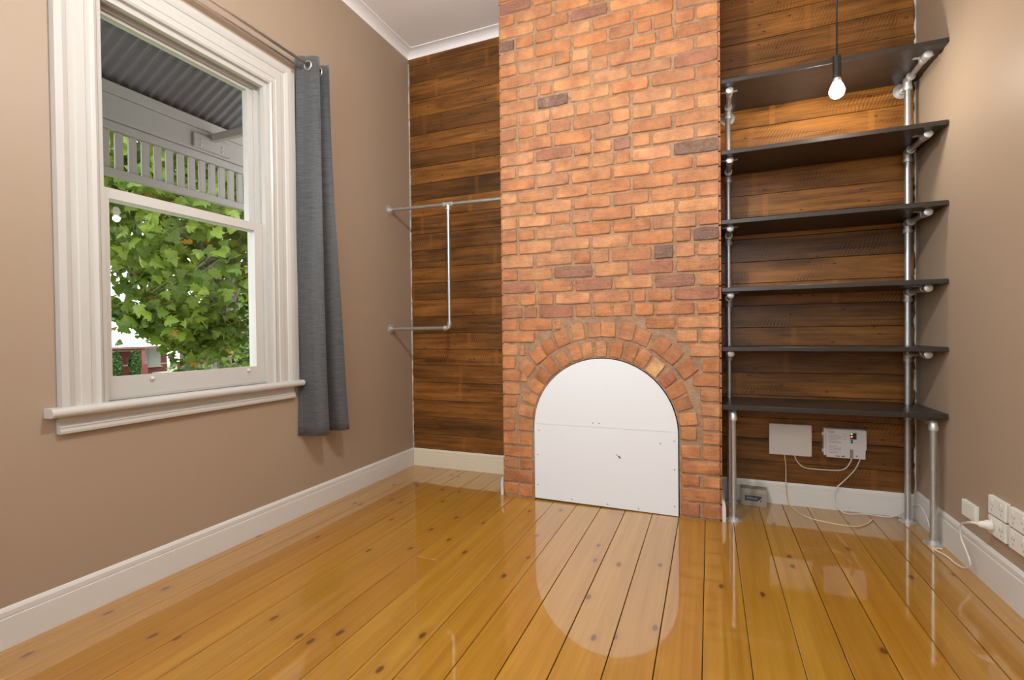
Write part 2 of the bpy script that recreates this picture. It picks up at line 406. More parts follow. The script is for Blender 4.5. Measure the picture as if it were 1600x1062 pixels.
for ri, (z0, z1) in enumerate(zip(rows, rows[1:])):
    ys = [-DCH+.012, -DCH+.115, -.10, -.004] if ri % 2 else [-DCH+.012, -DCH+.23, -.004]
    for a, b in zip(ys, ys[1:]):
        for x in (CX1, CX2):
            t = box(nb(), (x-.006 if x == CX1 else x-.008, a+.005, z0+.005), (x+.008 if x == CX1 else x+.006, b-.005, z1-.005))
            me = bpy.data.meshes.new('t'); t.to_mesh(me); t.free(); bm.from_mesh(me); bpy.data.meshes.remove(me)
tag(obj('return_bricks', bm, M_BRICK2, core), None, None, None, 'stuff')

# timber cladding boards
ZL = [.149, .273, .419, .556, .703, .846, .98, 1.112, 1.25, 1.391, 1.528, 1.655, 1.8, 1.937, 2.08, 2.219, 2.358, 2.495, 2.627, 2.763, 2.913, 3.051, 3.198, 3.337, 3.44]
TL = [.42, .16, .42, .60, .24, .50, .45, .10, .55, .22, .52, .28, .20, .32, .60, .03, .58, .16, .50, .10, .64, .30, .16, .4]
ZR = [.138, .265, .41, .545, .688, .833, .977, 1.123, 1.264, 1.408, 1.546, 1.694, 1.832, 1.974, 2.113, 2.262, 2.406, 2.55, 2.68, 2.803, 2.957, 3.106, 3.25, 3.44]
TR = [.42, .30, .55, .52, .72, .50, .60, .40, .75, .72, .36, .92, .80, .70, .95, .92, .78, .8, .45, .42, .66, .62, .5]  # board tones, raised overall to paint in lamp light between the shelves
def clad(zs, tones, x0, x1, joints):
    for i, ((a, b), t) in enumerate(zip(zip(zs, zs[1:]), tones)):
        xs = [x0, x1]
        if i in joints: xs = [x0, joints[i], x1]
        for u, v in zip(xs, xs[1:]):
            e0 = rnd.uniform(0, .008) if u == x0 else .0006; e1 = rnd.uniform(0, .007) if v == x1 else .0006
            bmm = box(nb(), (-(v-u)/2+e0, -.011, -(b-a)/2+.0012), ((v-u)/2-e1, .011, (b-a)/2-.0012)); bevel(bmm, .0016)
            o = obj('cladding_board', bmm, M_CLAD, wb, loc=((u+v)/2, .011+rnd.uniform(-.003, .001), (a+b)/2))
            tt = max(0, min(1, t+rnd.uniform(-.06, .06)))
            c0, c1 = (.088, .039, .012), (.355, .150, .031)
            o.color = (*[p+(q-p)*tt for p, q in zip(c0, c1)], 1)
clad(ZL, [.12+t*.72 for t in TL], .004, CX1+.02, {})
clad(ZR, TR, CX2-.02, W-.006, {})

# ragged plaster edge where the boards meet the side walls
for x, sgn, nm in ((.0, 1, 0), (W, -1, 1)):
    bm = nb(); prev = None; z = .15
    while z < 3.40:
        w = rnd.uniform(.002, .011) if rnd.random() < .75 else .0005
        a = bm.verts.new((x, -.0045, z)); b = bm.verts.new((x+sgn*w, -.0045, z)); c_ = bm.verts.new((x+sgn*w, .02, z))
        if prev: bm.faces.new((prev[0], prev[1], b, a)); bm.faces.new((prev[1], prev[2], c_, b))
        prev = (a, b, c_); z += rnd.uniform(.012, .05)
    obj('plaster_edge', bm, M_TRIM, wb)

# skirting boards
def skirt(name, p0, p1, n, h, mat, label):
    """profile run from p0 to p1 on the floor, n = direction into the room"""
    p0 = Vector(p0); p1 = Vector(p1); n = Vector(n)
    pr = [(0, 0), (.0105, 0), (.0105, h-.038), (.0075, h-.036), (.0085, h-.030), (.0085, h-.014), (.004, h-.004), (.0, h)]
    o = obj(name, prism(nb(), [p0+n*a+Vector((0, 0, z)) for a, z in pr], p1-p0), mat)
    return tag(o, label, None, None, 'structure')
skirt('baseboard_left', (0, YR, 0), (0, 0, 0), (1.2, 0, 0), .146, M_TRIM, 'white moulded skirting board under the window wall')
skirt('baseboard_back', (.0, 0, 0), (CX1, 0, 0), (0, -1, 0), .146, M_CREAM, 'cream skirting board below timber cladding beside the clothes rail')
skirt('baseboard_alcove', (CX2, 0, 0), (W, 0, 0), (0, -1, 0), .141, M_TRIM, 'white skirting board below timber cladding behind the desk')
skirt('baseboard_right', (W, YR, 0), (W, 0, 0), (-1.2, 0, 0), .168, M_TRIM, 'white skirting board below the power points')
skirt('baseboard_rear', (0, YR, 0), (W, YR, 0), (0, 1, 0), .146, M_TRIM, 'white skirting board opposite the chimney')
for i, (x, s) in enumerate(((CX1, -1), (CX2, 1))):
    pr = [(0, 0), (.019, 0), (.019, .085), (.012, .118), (.002, .124), (0, .124)]
    o = obj('baseboard_chimney', prism(nb(), [(x+s*(.006+a), -DCH+.008, z) for a, z in pr], (0, DCH-.02, 0)), M_TRIM)
    tag(o, ('short white skirting return beside the brick pier, %s side' % ('clothes rail', 'desk')[i]), None, None, 'structure')

# cornice
def cornice(name, p0, p1, n, label):
    p0 = Vector(p0); p1 = Vector(p1); n = Vector(n); d_, hh = .074, .052
    pr = [(0, 0), (0, -hh), (.004, -hh)]+[(.004+(d_-.012)*(1-math.cos(a)), -hh+.004+(hh-.010)*math.sin(a)) for a in [math.pi/2*k/6 for k in range(7)]]+[(d_, -.006), (d_, 0)]
    tag(obj(name, prism(nb(), [p0+n*a+Vector((0, 0, z)) for a, z in pr], p1-p0), M_CEIL), label, None, None, 'structure')
cornice('trim_1', (0, YR, ZC), (0, 0, ZC), (1, 0, 0), 'white coved cornice above the window wall')
cornice('trim_2', (0, 0, ZC), (CX1, 0, ZC), (0, -1, 0), 'white coved cornice above the boards beside the clothes rail')
cornice('trim_3', (CX2, 0, ZC), (W, 0, ZC), (0, -1, 0), 'white coved cornice above the boards over the shelves')
cornice('trim_4', (W, YR, ZC), (W, 0, ZC), (-1, 0, 0), 'white coved cornice above the power point wall')

# ------------------------------------------------------------------ sash window
def yz_frame(bm, x0, x1, y0, y1, z0, z1, l, r, b, t):
    box(bm, (x0, y0, z0), (x1, y0+l, z1)); box(bm, (x0, y1-r, z0), (x1, y1, z1))
    if b: box(bm, (x0, y0+l, z0), (x1, y1-r, z0+b))
    if t: box(bm, (x0, y0+l, z1-t), (x1, y1-r, z1))
    return bm
win = bpy.data.objects.new('window_1', None); link(win); win.location = (0, (WY0+WY1)/2, WZ0)
tag(win, 'white double-hung sash window with moulded architrave', None, None, 'structure')
WO = -Vector(win.location)
def wpart(name, bm, mat=M_WIN, smooth=False):
    return obj(name, bm, mat, win, smooth, loc=WO)
AWD = .145
aprof = [(0, 0), (0, .020), (.010, .026), (.018, .022), (.024, .020), (.040, .020), (.044, .024), (.075, .024), (.080, .021), (.100, .021), (.104, .026), (.120, .032), (AWD, .032), (AWD, 0)]
def mitred(bm, side):
    """architrave length with mitred ends: cross profile (offset outwards, proud)"""
    if side == 'L': a = lambda o, x: ((x, WY0-o, WZ0), (x, WY0-o, WZ1+o))
    elif side == 'R': a = lambda o, x: ((x, WY1+o, WZ0), (x, WY1+o, WZ1+o))
    else: a = lambda o, x: ((x, WY0-o, WZ1+o), (x, WY1+o, WZ1+o))
    A = [bm.verts.new(a(o, x)[0]) for o, x in aprof]; B = [bm.verts.new(a(o, x)[1]) for o, x in aprof]; n = len(A)
    bm.faces.new(A); bm.faces.new(B[::-1])
    for i in range(n): bm.faces.new((A[i], B[i], B[(i+1) % n], A[(i+1) % n]))
    return bm
for s in 'LRT': wpart('architrave', mitred(nb(), s))
wpart('back_band', box(nb(), (0, WY1+AWD, WZ0), (.012, WY1+AWD+.045, WZ1+AWD)))
wpart('jamb_lining', yz_frame(nb(), -.158, .0, WY0-.0, WY1, WZ0, WZ1, .012, .012, .0, .012))
wpart('stop_bead', yz_frame(nb(), -.024, .002, WY0+.012, WY1-.012, WZ0, WZ1-.012, .014, .014, 0, .016))
wpart('parting_bead', yz_frame(nb(), -.078, -.064, WY0+.012, WY1-.012, WZ0, WZ1-.012, .018, .018, 0, .018))
LS0, LS1 = WY0+.014, WY1-.014                         # lower sash sits on the room side
sash = wpart('lower_sash', yz_frame(nb(), -.063, -.026, LS0, LS1, WZ0+.012, 1.738, .045, .062, .086, .044))
wpart('upper_sash', yz_frame(nb(), -.118, -.080, LS0, LS1, 1.700, WZ1-.014, .045, .05, .04, .034))
for a, b, c, d2 in ((-.046, .92, 1.70, 'pane'), (-.100, 1.735, 2.50, 'pane')):
    wpart('pane', box(nb(), (a-.002, LS0+.04, b), (a+.002, LS1-.045, c)), M_GLASS)
for yy in (-2.06, -1.56):                             # sash lifts
    bm = lathe(nb(), [(.009, 0), (.009, .006), (.006, .012), (.003, .016)], (-.026, yy, .915), 'x', 12); wpart('sash_lift', bm, M_TRIM, True)
st = [(0, WZ0-.036), (.045, WZ0-.036)]+[(.045+.018*math.cos(a), WZ0-.018+.018*math.sin(a)) for a in [-math.pi/2+math.pi*k/8 for k in range(1, 8)]]+[(.045, WZ0), (-.03, WZ0), (-.03, WZ0-.036)]
wpart('sill', prism(nb(), [(x, WY0-AWD-.042, z) for x, z in st], (0, WY1-WY0+2*AWD+.085, 0)), smooth=False)
wpart('inner_sill', prism(nb(), [(-.158, WY0, WZ0-.02), (-.02, WY0, WZ0-.02), (-.02, WY0, WZ0+.012), (-.158, WY0, WZ0-.005)], (0, WY1-WY0, 0)))
ap = [(0, .732), (.024, .732), (.026, .742), (.022, .752), (.024, .758), (.020, .764), (.012, .775), (.016, .80), (0, .80)]
wpart('apron', prism(nb(), [(x, WY0-AWD-.004, z) for x, z in ap], (0, WY1-WY0+2*AWD+.008, 0)))

# unseen window added behind the camera, brings fill daylight into the room
w2 = bpy.data.objects.new('added_window', None); link(w2); tag(w2, 'added white framed wide window opposite the chimney, unseen source of fill daylight', None, None, 'structure')
bm = nb(); y0 = YR-.10; y1 = YR; xm = (RX0+RX1)/2
for a, b in (((RX0, y0, RZ0_), (RX0+.06, y1, RZ1_)), ((RX1-.06, y0, RZ0_), (RX1, y1, RZ1_)), ((RX0+.06, y0, RZ0_), (RX1-.06, y1, RZ0_+.06)), ((RX0+.06, y0, RZ1_-.06), (RX1-.06, y1, RZ1_)), ((xm-.025, y0+.02, RZ0_+.06), (xm+.025, y1-.02, RZ1_-.06))): box(bm, a, b)
obj('added_window_frame', bm, M_WIN, w2)
for a, b in ((RX0+.06, xm-.025), (xm+.025, RX1-.06)): obj('pane', box(nb(), (a, YR-.06, RZ0_+.06), (b, YR-.056, RZ1_-.06)), M_GLASS, w2)

# ------------------------------------------------------------------ fireplace cover
fc = thing('fireplace_cover', 'white painted arched board closing off the brick fireplace', 'fireplace cover', (AX, -DCH, 0))
rr = AR-.006; ZJ = .505
a0 = math.asin((ZJ-AZ)/rr)
arcp = [(rr*math.cos(a), AZ+rr*math.sin(a)) for a in [a0+(math.pi-2*a0)*k/32 for k in range(33)]]
obj('upper_board', prism(nb(), [(x, -.002, z) for x, z in arcp], (0, .012, 0)), M_BOARD, fc)
obj('lower_board', prism(nb(), [(-rr, -.002, .012), (rr, -.002, .004), (rr, -.002, AZ), (rr*math.cos(a0), -.002, ZJ-.0012), (-rr*math.cos(a0), -.002, ZJ-.0012), (-rr, -.002, AZ)], (0, .012, 0)), M_BOARD, fc)
for x, z in ((-.43, .10), (-.43, .30), (-.42, .46), (.43, .06), (.43, .28), (.43, .45), (-.2, .03), (.03, .025), (.22, .02), (-.06, .53), (-.02, .53), (.09, .34), (.35, .43)):
    obj('screw_head', lathe(nb(), [(.0045, 0), (.0045, .0012), (.002, .0014)], (x, -.002, z), 'y', 8), M_INK, fc)
bm = nb(); tube(bm, [(.100, -.003, .335), (.112, -.004, .322)], .004, 6); obj('paint_chip', bm, M_INKD, fc)

# ------------------------------------------------------------------ pipe shelving
SX = (2.447, 3.374); SY = -.090; PR = .0158
sh = thing('pipe_shelving_unit', 'dark timber shelves and desk on galvanised pipe frame beside the chimney', 'shelving unit', (2.9, SY, 0))
SO = -Vector(sh.location)
def spart(name, bm, mat, smooth=True, parent=None):
    o = obj(name, bm, mat, parent or sh, smooth)
    if parent is None: o.location = SO
    if smooth:
        try: o.data.set_sharp_from_angle(angle=math.radians(40))
        except Exception: pass
    return o
TOPS = [2.545, 2.140, 1.742, 1.352, 1.010, .674]; TH = .024
for i, zt in enumerate(TOPS):
    yf = -.428
    bmm = nb()
    xl, xr = CX2+.010, W-.004
    if i == 5:                                        # the desk corner is clipped
        prism(bmm, [(xl, yf, zt-TH-.003), (xr-.10, yf, zt-TH-.003), (xr, yf+.0, zt-TH-.003), (xr, -.012, zt-TH-.003), (xl, -.012, zt-TH-.003)], (0, 0, TH+.003))
    else: box(bmm, (xl, yf, zt-TH), (xr, -.012, zt))
    bevel(bmm, .0015)
    o = spart('shelf', bmm, M_SHELF, False)
FLAN = [(.044, 0), (.044, .005), (.026, .007), (.024, .020), (.018, .021)]
for x in SX:
    spart('post', tube(nb(), [(x, SY, .015), (x, SY, TOPS[0]-TH-.03)], PR, 16), M_GALV)
    f = spart('floor_flange', lathe(nb(), FLAN, (x, SY, 0), 'z', 24), M_FIT)
    for i, zt in enumerate(TOPS[:5]):
        za = zt-TH-PR-.001
        ar = spart('bracket_arm', tube(nb(), [(x, SY, za), (x, -.350, za)], PR*.92, 16), M_GALV)
        spart('tee_fitting', tube(tube(nb(), [(x, SY, za-.055), (x, SY, za-.052), (x, SY, za-.036), (x, SY, za-.034), (x, SY, za+.010)], [.0215, .0225, .0225, .0195, .0195], 16), [(x, SY+.012, za), (x, SY-.040, za), (x, SY-.042, za), (x, SY-.055, za)], [.0195, .0195, .0225, .0225], 16), M_FIT)
        spart('end_cap', lathe(nb(), [(.0205, 0), (.0215, .004), (.0215, .024), (.0185, .031), (.009, .034)], (x, -.345, za), 'y', 20), M_FIT)
        bm = nb(); yc = -.30
        pr = [(x+(.0175)*math.cos(a), yc, za+.0175*math.sin(a)) for a in [math.pi+math.pi*k/8 for k in range(9)]]
        pr = [(x-.043, yc, za+.0155), (x-.018, yc, za+.013)]+pr+[(x+.018, yc, za+.013), (x+.043, yc, za+.0155)]
        inn = [(x+.045, yc, za+.0168), (x-.045, yc, za+.0168)]
        prism(bm, pr+inn, (0, -.02, 0)); spart('saddle_strap', bm, M_FIT, False)
    za = TOPS[0]-TH-PR-.001                              # wall fixing at the top
    spart('wall_stub', tube(nb(), [(x, SY, za-.02), (x, -.006, za-.02)], PR*.92, 14), M_GALV)
    spart('wall_flange', lathe(nb(), FLAN, (x, 0.002, za-.02), 'y', 24), M_FIT)
for x, y in ((2.457, -.398), (3.388, -.392)):         # desk legs
    zt = TOPS[5]-TH-.003
    spart('desk_leg', tube(nb(), [(x, y, .015), (x, y, zt-.03)], PR*.95, 16), M_GALV)
    spart('leg_flange', lathe(nb(), FLAN, (x, y, 0), 'z', 24), M_FIT)
    spart('elbow_fitting', tube(nb(), [(x, y, zt-.062), (x, y, zt-.045)]+[(x, y+.022*(1-math.cos(a)), zt-.045+.024*math.sin(a)) for a in [math.pi/2*k/6 for k in range(1, 7)]]+[(x, y+.05, zt-.021)], [.0215, .0215]+[.0195]*6+[.0215], 16), M_FIT)
    xb = SX[0] if x < 3 else SX[1]
    spart('leg_rail', tube(nb(), [(x, y+.04, zt-.021), (xb, SY, zt-.021)], PR*.9, 14), M_GALV)
    spart('rail_tee', tube(nb(), [(xb, SY, zt-.062), (xb, SY, zt-.058), (xb, SY, zt-.002)], [.0225, .0205, .0205], 16), M_FIT)

# ------------------------------------------------------------------ clothes rail
RY, RZ0, RZ1, RX = -.290, 1.148, 2.072, .527; r = .0135
cr = thing('clothes_rail', 'galvanised pipe clothes rail fixed across the timber-clad alcove', 'clothes rail', (0, RY, RZ0))
def rpart(name, bm, mat=M_GALV): 
    o = obj(name, bm, mat, cr, True, loc=-Vector(cr.location))
    try: o.data.set_sharp_from_angle(angle=math.radians(40))
    except Exception: pass
    return o
rpart('hanging_rail', tube(nb(), [(.012, RY, RZ1+.010), (CX1-.006, RY, RZ1-.010)], r, 14))
rpart('drop_pipe', tube(nb(), [(RX, RY, RZ1-.02), (RX, RY, RZ0+.03)], r, 14))
rpart('lower_rail', tube(nb(), [(.012, RY, RZ0), (RX-.03, RY, RZ0)], r, 14))
rpart('tee_fitting', tube(tube(nb(), [(RX-.042, RY, RZ1), (RX-.026, RY, RZ1), (RX-.025, RY, RZ1), (RX+.025, RY, RZ1), (RX+.026, RY, RZ1), (RX+.042, RY, RZ1)], [.019, .019, .0168, .0168, .019, .019], 14), [(RX, RY, RZ1), (RX, RY, RZ1-.024), (RX, RY, RZ1-.025), (RX, RY, RZ1-.042)], [.0168, .0168, .019, .019], 14), M_FIT)
rpart('elbow_fitting', tube(nb(), [(RX, RY, RZ0+.046), (RX, RY, RZ0+.03)]+[(RX-.028*(1-math.cos(a)), RY, RZ0+.03-.03*math.sin(a)) for a in [math.pi/2*k/6 for k in range(1, 7)]]+[(RX-.046, RY, RZ0)], [.019, .019]+[.0168]*5+[.019, .019], 14), M_FIT)
for z in (RZ1+.010, RZ0): rpart('wall_flange', lathe(nb(), [(.041, .0005), (.041, .006), (.024, .008), (.022, .022), (.016, .023)], (0, RY, z), 'x', 22), M_FIT)
rpart('chimney_flange', lathe(nb(), [(.016, -.028), (.022, -.027), (.024, -.012), (.04, -.010), (.04, -.0065)], (CX1, RY, RZ1-.010), 'x', 22), M_FIT)

# ------------------------------------------------------------------ curtain rods and curtain
o = thing('double_curtain_rod', 'double nickel curtain rod above the sash window', 'curtain rod', (.07, -1.85, 2.73)); off = -Vector(o.location)
for x, z, rad in ((.092, 2.737, .0085), (.052, 2.722, .007)):
    obj('rod', tube(nb(), [(x, -2.62, z), (x, -1.100, z)], rad, 12), M_ROD, o, True, loc=off)
    for y in (-2.63, -1.096): obj('finial', lathe(nb(), [(rad, 0), (rad*1.3, .002), (rad*1.3, .012), (rad*.7, .016)], (x, y, z), 'y', 12), M_ROD, o, True, loc=off)
for y in (-2.55, -1.122): obj('bracket', tube(nb(), [(.001, y, 2.705), (.092, y, 2.705), (.092, y, 2.73)], .005, 8), M_ROD, o, True, loc=off)
cu = thing('curtain', 'charcoal eyelet curtain drawn to one side of the sash window', 'curtain', (.092, -1.1, .49))
CO = -Vector(cu.location)
def curtain_mesh():
    bm = nb(); nz, NF, PS = 36, 3, 22
    z0, z1 = .492, 2.785; g = []
    for k in range(nz+1):
        v = k/nz; z = z0+(z1-z0)*v; flare = (1-v)
        row = []
        n = NF*PS
        for i in range(n+1):
            u = i/n; ph = u*NF*math.pi
            amp = .072*(1-.10*u)+.008*flare
            w = math.cos(ph); w = math.copysign(abs(w)**.62, w)
            x = .092-.012*flare*(1-u)-amp*w+.006*math.sin(z*3+u*9)*flare
            ya = -1.228-.035*flare; yb = -1.10+.125*flare**2.2
            y = ya+(yb-ya)*u+.010*math.sin(2*ph+z*1.3)+.012*flare*math.sin(z*2.2+u*5)
            zz = z+(.010*math.sin(ph*1.3) if k == nz else 0)
            row.append(bm.verts.new((x, y, zz)))
        g.append(row)
    for a, b in zip(g, g[1:]):
        for i in range(len(a)-1): bm.faces.new((a[i], a[i+1], b[i+1], b[i]))
    return bm
o = obj('fabric', curtain_mesh(), M_FAB, cu, True, loc=CO)
md = o.modifiers.new('thickness', 'SOLIDIFY'); md.thickness = .003; md.offset = 0
for i in range(3):
    y = -1.228+.128*(i+.5)/3
    bm = nb(); R0, R1 = .030, .022; seg = 24; prof = [(R0, -.004), (R0-.003, -.007), (R1+.002, -.007), (R1, -.004), (R1, .004), (R1+.002, .007), (R0-.003, .007), (R0, .004)]
    rings = [[bm.verts.new((.092+p*math.cos(2*math.pi*q/seg), y+h, 2.733+p*math.sin(2*math.pi*q/seg))) for q in range(seg)] for p, h in prof]
    for a, b in zip(rings, rings[1:]+rings[:1]):
        for q in range(seg): bm.faces.new((a[q], a[(q+1) % seg], b[(q+1) % seg], b[q]))
    obj('eyelet', bm, M_ROD, cu, True, loc=CO)

# ------------------------------------------------------------------ lamps
def pendant(name, label, pos, power, col, cord_r=.004, rad=.03):
    x, y, z = pos; t = thing(name, label, 'lamp', (x, y, ZC), 'pendant bulbs'); off = -Vector(t.location)
    obj('cord', tube(nb(), [(x, y, ZC-.02), (x, y, z+.15)], cord_r, 8), M_BLACK, t, True, loc=off)
    obj('ceiling_rose', lathe(nb(), [(.045, 0), (.045, -.008), (.03, -.022), (.008, -.026)], (x, y, ZC), 'z', 20), M_BLACK, t, True, loc=off)
    h = obj('lamp_holder', lathe(nb(), [(.006, .165), (.017, .160), (.019, .155), (.019, .058), (.021, .055), (.021, .045)], (x, y, z), 'z', 20), M_BLACK, t, True, loc=off)
    obj('collar', lathe(nb(), [(.019, .046), (.0205, .044), (.0205, .030), (.018, .028)], (x, y, z), 'z', 20), M_ROD, t, True, loc=off)
    obj('bulb', lathe(nb(), [(.013, .036), (.018, .028), (.028, .008), (.0355, -.014), (.0355, -.025), (.028, -.044), (.014, -.054), (.003, -.057)], (x, y, z), 'z', 24), M_GLOW, t, True, loc=off)
    return t
M_GLOW.node_tree.nodes['Principled BSDF'].inputs['Emission Strength'].default_value = 14
BULB = (2.947, -.52, 2.352); LAMP = (1.69, -2.20, 2.80)
def lamp_light(name, pos, power, col, rad, parent):
    ld = bpy.data.lights.new(name, 'POINT'); ld.energy = power; ld.color = col; ld.shadow_soft_size = rad
    lo = bpy.data.objects.new(name, ld); link(lo, parent); lo.location = Vector(pos)-Vector(parent.location)
t1 = pendant('pendant_lamp', 'bare lit bulb hanging on a black cord before the shelves', BULB, 0, (1, .85, .68))
lamp_light('bulb_light', (BULB[0], BULB[1], BULB[2]-.085), 8.0, (1, .94, .86), .03, t1)
t2 = pendant('pendant_lamp', 'bare lit bulb hanging on a black cord in the middle of the room', LAMP, 0, (1, .9, .78))
lamp_light('room_bulb_light', (LAMP[0], LAMP[1], LAMP[2]-.10), 66, (1, .985, .96), .05, t2)

# ------------------------------------------------------------------ small devices under the desk
bx_ = thing('wall_box', 'plain white rectangular wall box on the boards under the desk', 'wall box', (2.794, 0, .42))
o = obj('body', bbox((-.112, -.034, -.092), (.112, -.0035, .092), .004, 2), M_PLASTIC, bx_)
o = obj('cover', bbox((-.117, -.044, -.097), (.117, -.034, .097), .004, 2), M_PLASTIC, bx_)
nt_ = thing('network_terminal', 'white network box with indicator lights on the boards under the desk', 'network box', (3.083, 0, .42))
obj('body', bbox((-.110, -.040, -.082), (.104, -.0035, .086), .005, 2), M_PLASTIC2, nt_)
obj('front_cover', bevel(prism(nb(), [(-.098, -.052, -.088), (.100, -.052, -.088), (.100, -.052, -.032), (.106, -.052, -.030), (.106, -.052, .084), (-.098, -.052, .084)], (0, .012, 0)), .0012), M_PLASTIC2, nt_)
for z in (.05, -.052): obj('side_clip', bbox((-.118, -.036, z-.011), (-.108, -.022, z+.011), .003), M_PLASTIC2, nt_)
d_ = obj('display', bbox((.024, -.0535, .028), (.056, -.0515, .066), .0006), M_BLACK, nt_)
obj('green_indicator', bbox((.028, -.055, .057), (.034, -.0534, .063), .0005), M_LEDG, nt_)
obj('red_indicator', bbox((.028, -.055, .040), (.035, -.0534, .047), .0005), M_LEDR, nt_)
for z in (.021, .009): obj('button', lathe(nb(), [(.006, 0), (.006, .0016), (.004, .0022)], (.032, -.052, z), 'y', 12), M_TEAL, nt_)
obj('cable_slot', bbox((.022, -.0528, -.086), (.040, -.0515, -.034), .0004), M_CARD, nt_)
obj('lock_screw', lathe(nb(), [(.006, 0), (.006, .0014), (.003, .0018)], (.057, -.052, -.072), 'y', 12), M_INK, nt_)
bm = nb()
for i in range(13):                                   # fine print block
    z = .044-.0085*i
    if i == 6: continue
    box(bm, (-.086, -.0525, z-.0012), (-.086+(.064 if i % 4 != 3 else .045), -.0518, z+.0012))
for z in (.056, .040, .026): box(bm, (-.014, -.0525, z-.001), (.006, -.0518, z+.001))
box(bm, (.048, -.0525, .006), (.060, -.0518, .008)); obj('fine_print', bm, M_INK, nt_)['kind'] = 'stuff'
bm = nb()
for s in (-1, 1):
    for R_ in (.007, .013):
        tube(bm, [(-.072+s*R_*math.cos(a), -.0522, .066+R_*math.sin(a)) for a in [-.9+1.8*k/6 for k in range(7)]], .0008, 4)
box(bm, (-.073, -.0526, .056), (-.071, -.0518, .072)); box(bm, (-.050, -.0526, -.0795), (-.028, -.0518, -.0755))
prism(bm, [(-.020, -.0526, -.080), (-.006, -.0526, -.080), (-.004, -.0526, -.074), (-.010, -.0526, -.0725), (-.014, -.0526, -.0745), (-.019, -.0526, -.075)], (0, .0008, 0))
obj('printed_emblem', bm, M_INKD, nt_)['kind'] = 'stuff'

sb = thing('small_carton', 'small grey-beige carton with navy label on the floor against the skirting', 'box', (2.585, -.065, 0)); sb.rotation_euler.z = -.05
obj('carton', bevel(prism(nb(), [(-.078, -.048, .0), (.078, -.048, .0), (.078, -.048, .088), (.074, -.020, .105), (-.078, -.020, .105), (-.078, -.048, .092)][:0] or [(-.076, -.045, .0), (-.076, -.045, .086), (-.076, -.030, .105), (-.076, .045, .105), (-.076, .045, .0)], (.152, 0, 0)), .0015), M_CARD, sb)
lb = obj('label', bbox((-.050, -.0465, .034), (.045, -.0448, .066), .0004), M_NAVY, sb)
def text(name, body, size, loc, rot, mat, parent, ext=.0003):
    c = bpy.data.curves.new(name, 'FONT'); c.body = body; c.size = size; c.extrude = ext; c.align_x = 'CENTER'; c.align_y = 'CENTER'
    tmp = bpy.data.objects.new(name, c); COL.objects.link(tmp)
    dg = bpy.context.evaluated_depsgraph_get(); me = bpy.data.meshes.new_from_object(tmp.evaluated_get(dg)); COL.objects.unlink(tmp); bpy.data.objects.remove(tmp)
    me.materials.append(mat); o = bpy.data.objects.new(name, me); link(o, parent); o.location = loc; o.rotation_euler = rot; return o
text('lettering', 'HDlock', .019, (-.009, -.0470, .0505), (math.pi/2, 0, 0), M_PALE, lb)
bm = nb(); prism(bm, [(.022, -.0470, .034), (.030, -.0470, .034), (.045, -.0470, .047), (.045, -.0470, .052)], (0, .0004, 0)); obj('label_stripe', bm, M_PALE, lb)

def cable(name, label, pts, rad, mat, n=6):
    P = spline(pts, n); o = obj(name, tube(nb(), [p-P[0] for p in P], rad, 8), mat, None, True, loc=P[0]); return tag(o, label, 'cable')
cable('link_cable', 'short white cable looping between the two white wall boxes', [(2.818, -.036, .335), (2.822, -.03, .312), (2.835, -.026, .284), (2.87, -.024, .251), (2.935, -.024, .245), (3.052, -.024, .249), (3.091, -.026, .268), (3.111, -.034, .305), (3.117, -.044, .334)], .0036, M_CABLE)
cable('data_cable', 'thin cream cable hanging from the plain wall box and curling on the floor', [(2.762, -.034, .333), (2.772, -.028, .242), (2.772, -.026, .101), (2.782, -.035, .029), (2.805, -.093, .004), (2.859, -.217, .004), (2.971, -.268, .004), (3.075, -.278, .004), (3.151, -.211, .004), (3.196, -.125, .004)], .0030, M_CABLEY)
cable('power_cable', 'white cable from the network box trailing over the floor to the desk leg', [(3.159, -.044, .334), (3.136, -.03, .264), (3.078, -.027, .185), (3.042, -.027, .142), (3.026, -.032, .093), (3.041, -.045, .039), (3.082, -.07, .005), (3.19, -.040, .005), (3.283, -.052, .005), (3.335, -.030, .012), (3.385, -.028, .05), (3.412, -.045, .085), (3.419, -.12, .112), (3.419, -.207, .085), (3.415, -.285, .03), (3.405, -.34, .008)], .0034, M_CABLE)

# ------------------------------------------------------------------ power points on the right wall
def plate(label, y0, y1, z0, z1, kind, group=None):
    t = thing('power_point', label, 'power point', (W, (y0+y1)/2, (z0+z1)/2), 'power points above the skirting'); hy = (y1-y0)/2; hz = (z1-z0)/2
    obj('plate', bbox((-.018, -hy, -hz), (-.0003, hy, hz), .0035, 2), M_SOCKET, t)
    if kind == 'double':
        for s in (-1, 1):
            c = s*hy*.52
            for dy, dz, rot in ((-.010, .008, .5), (.010, .008, -.5), (0, -.012, 0)):
                o = obj('slot', bbox((-.0006, -.0014, -.005), (.0008, .0014, .005), .0003), M_INK, t, loc=(-.0186, c+dy*.8, dz-.006)); o.rotation_euler.x = rot
            obj('switch', bbox((-.0215, c-.006, hz-.022), (-.018, c+.006, hz-.010), .001), M_SOCKET, t)
    else: obj('centre_panel', bbox((-.0192, -hy+.012, -hz+.010), (-.018, hy-.012, hz-.010), .0006), M_SOCKET, t)
    return t
plate('blank ivory wall plate above the skirting, nearest the desk leg', -.722, -.600, .232, .306, 'blank')
plate('ivory double power point directly above the one with the plug', -.965, -.835, .322, .399, 'double')
plate('ivory double power point with a white plug in it', -.965, -.835, .238, .315, 'double')
plate('ivory double power point, upper of the pair away from the desk', -1.118, -.988, .322, .399, 'double')
plate('ivory double power point, lower of the pair away from the desk', -1.118, -.988, .238, .315, 'double')
pc = thing('plug_cord', 'white plug and cord running from the lower power point to the desk leg', 'cord', (W-.03, -.87, .277)); po = -Vector(pc.location)
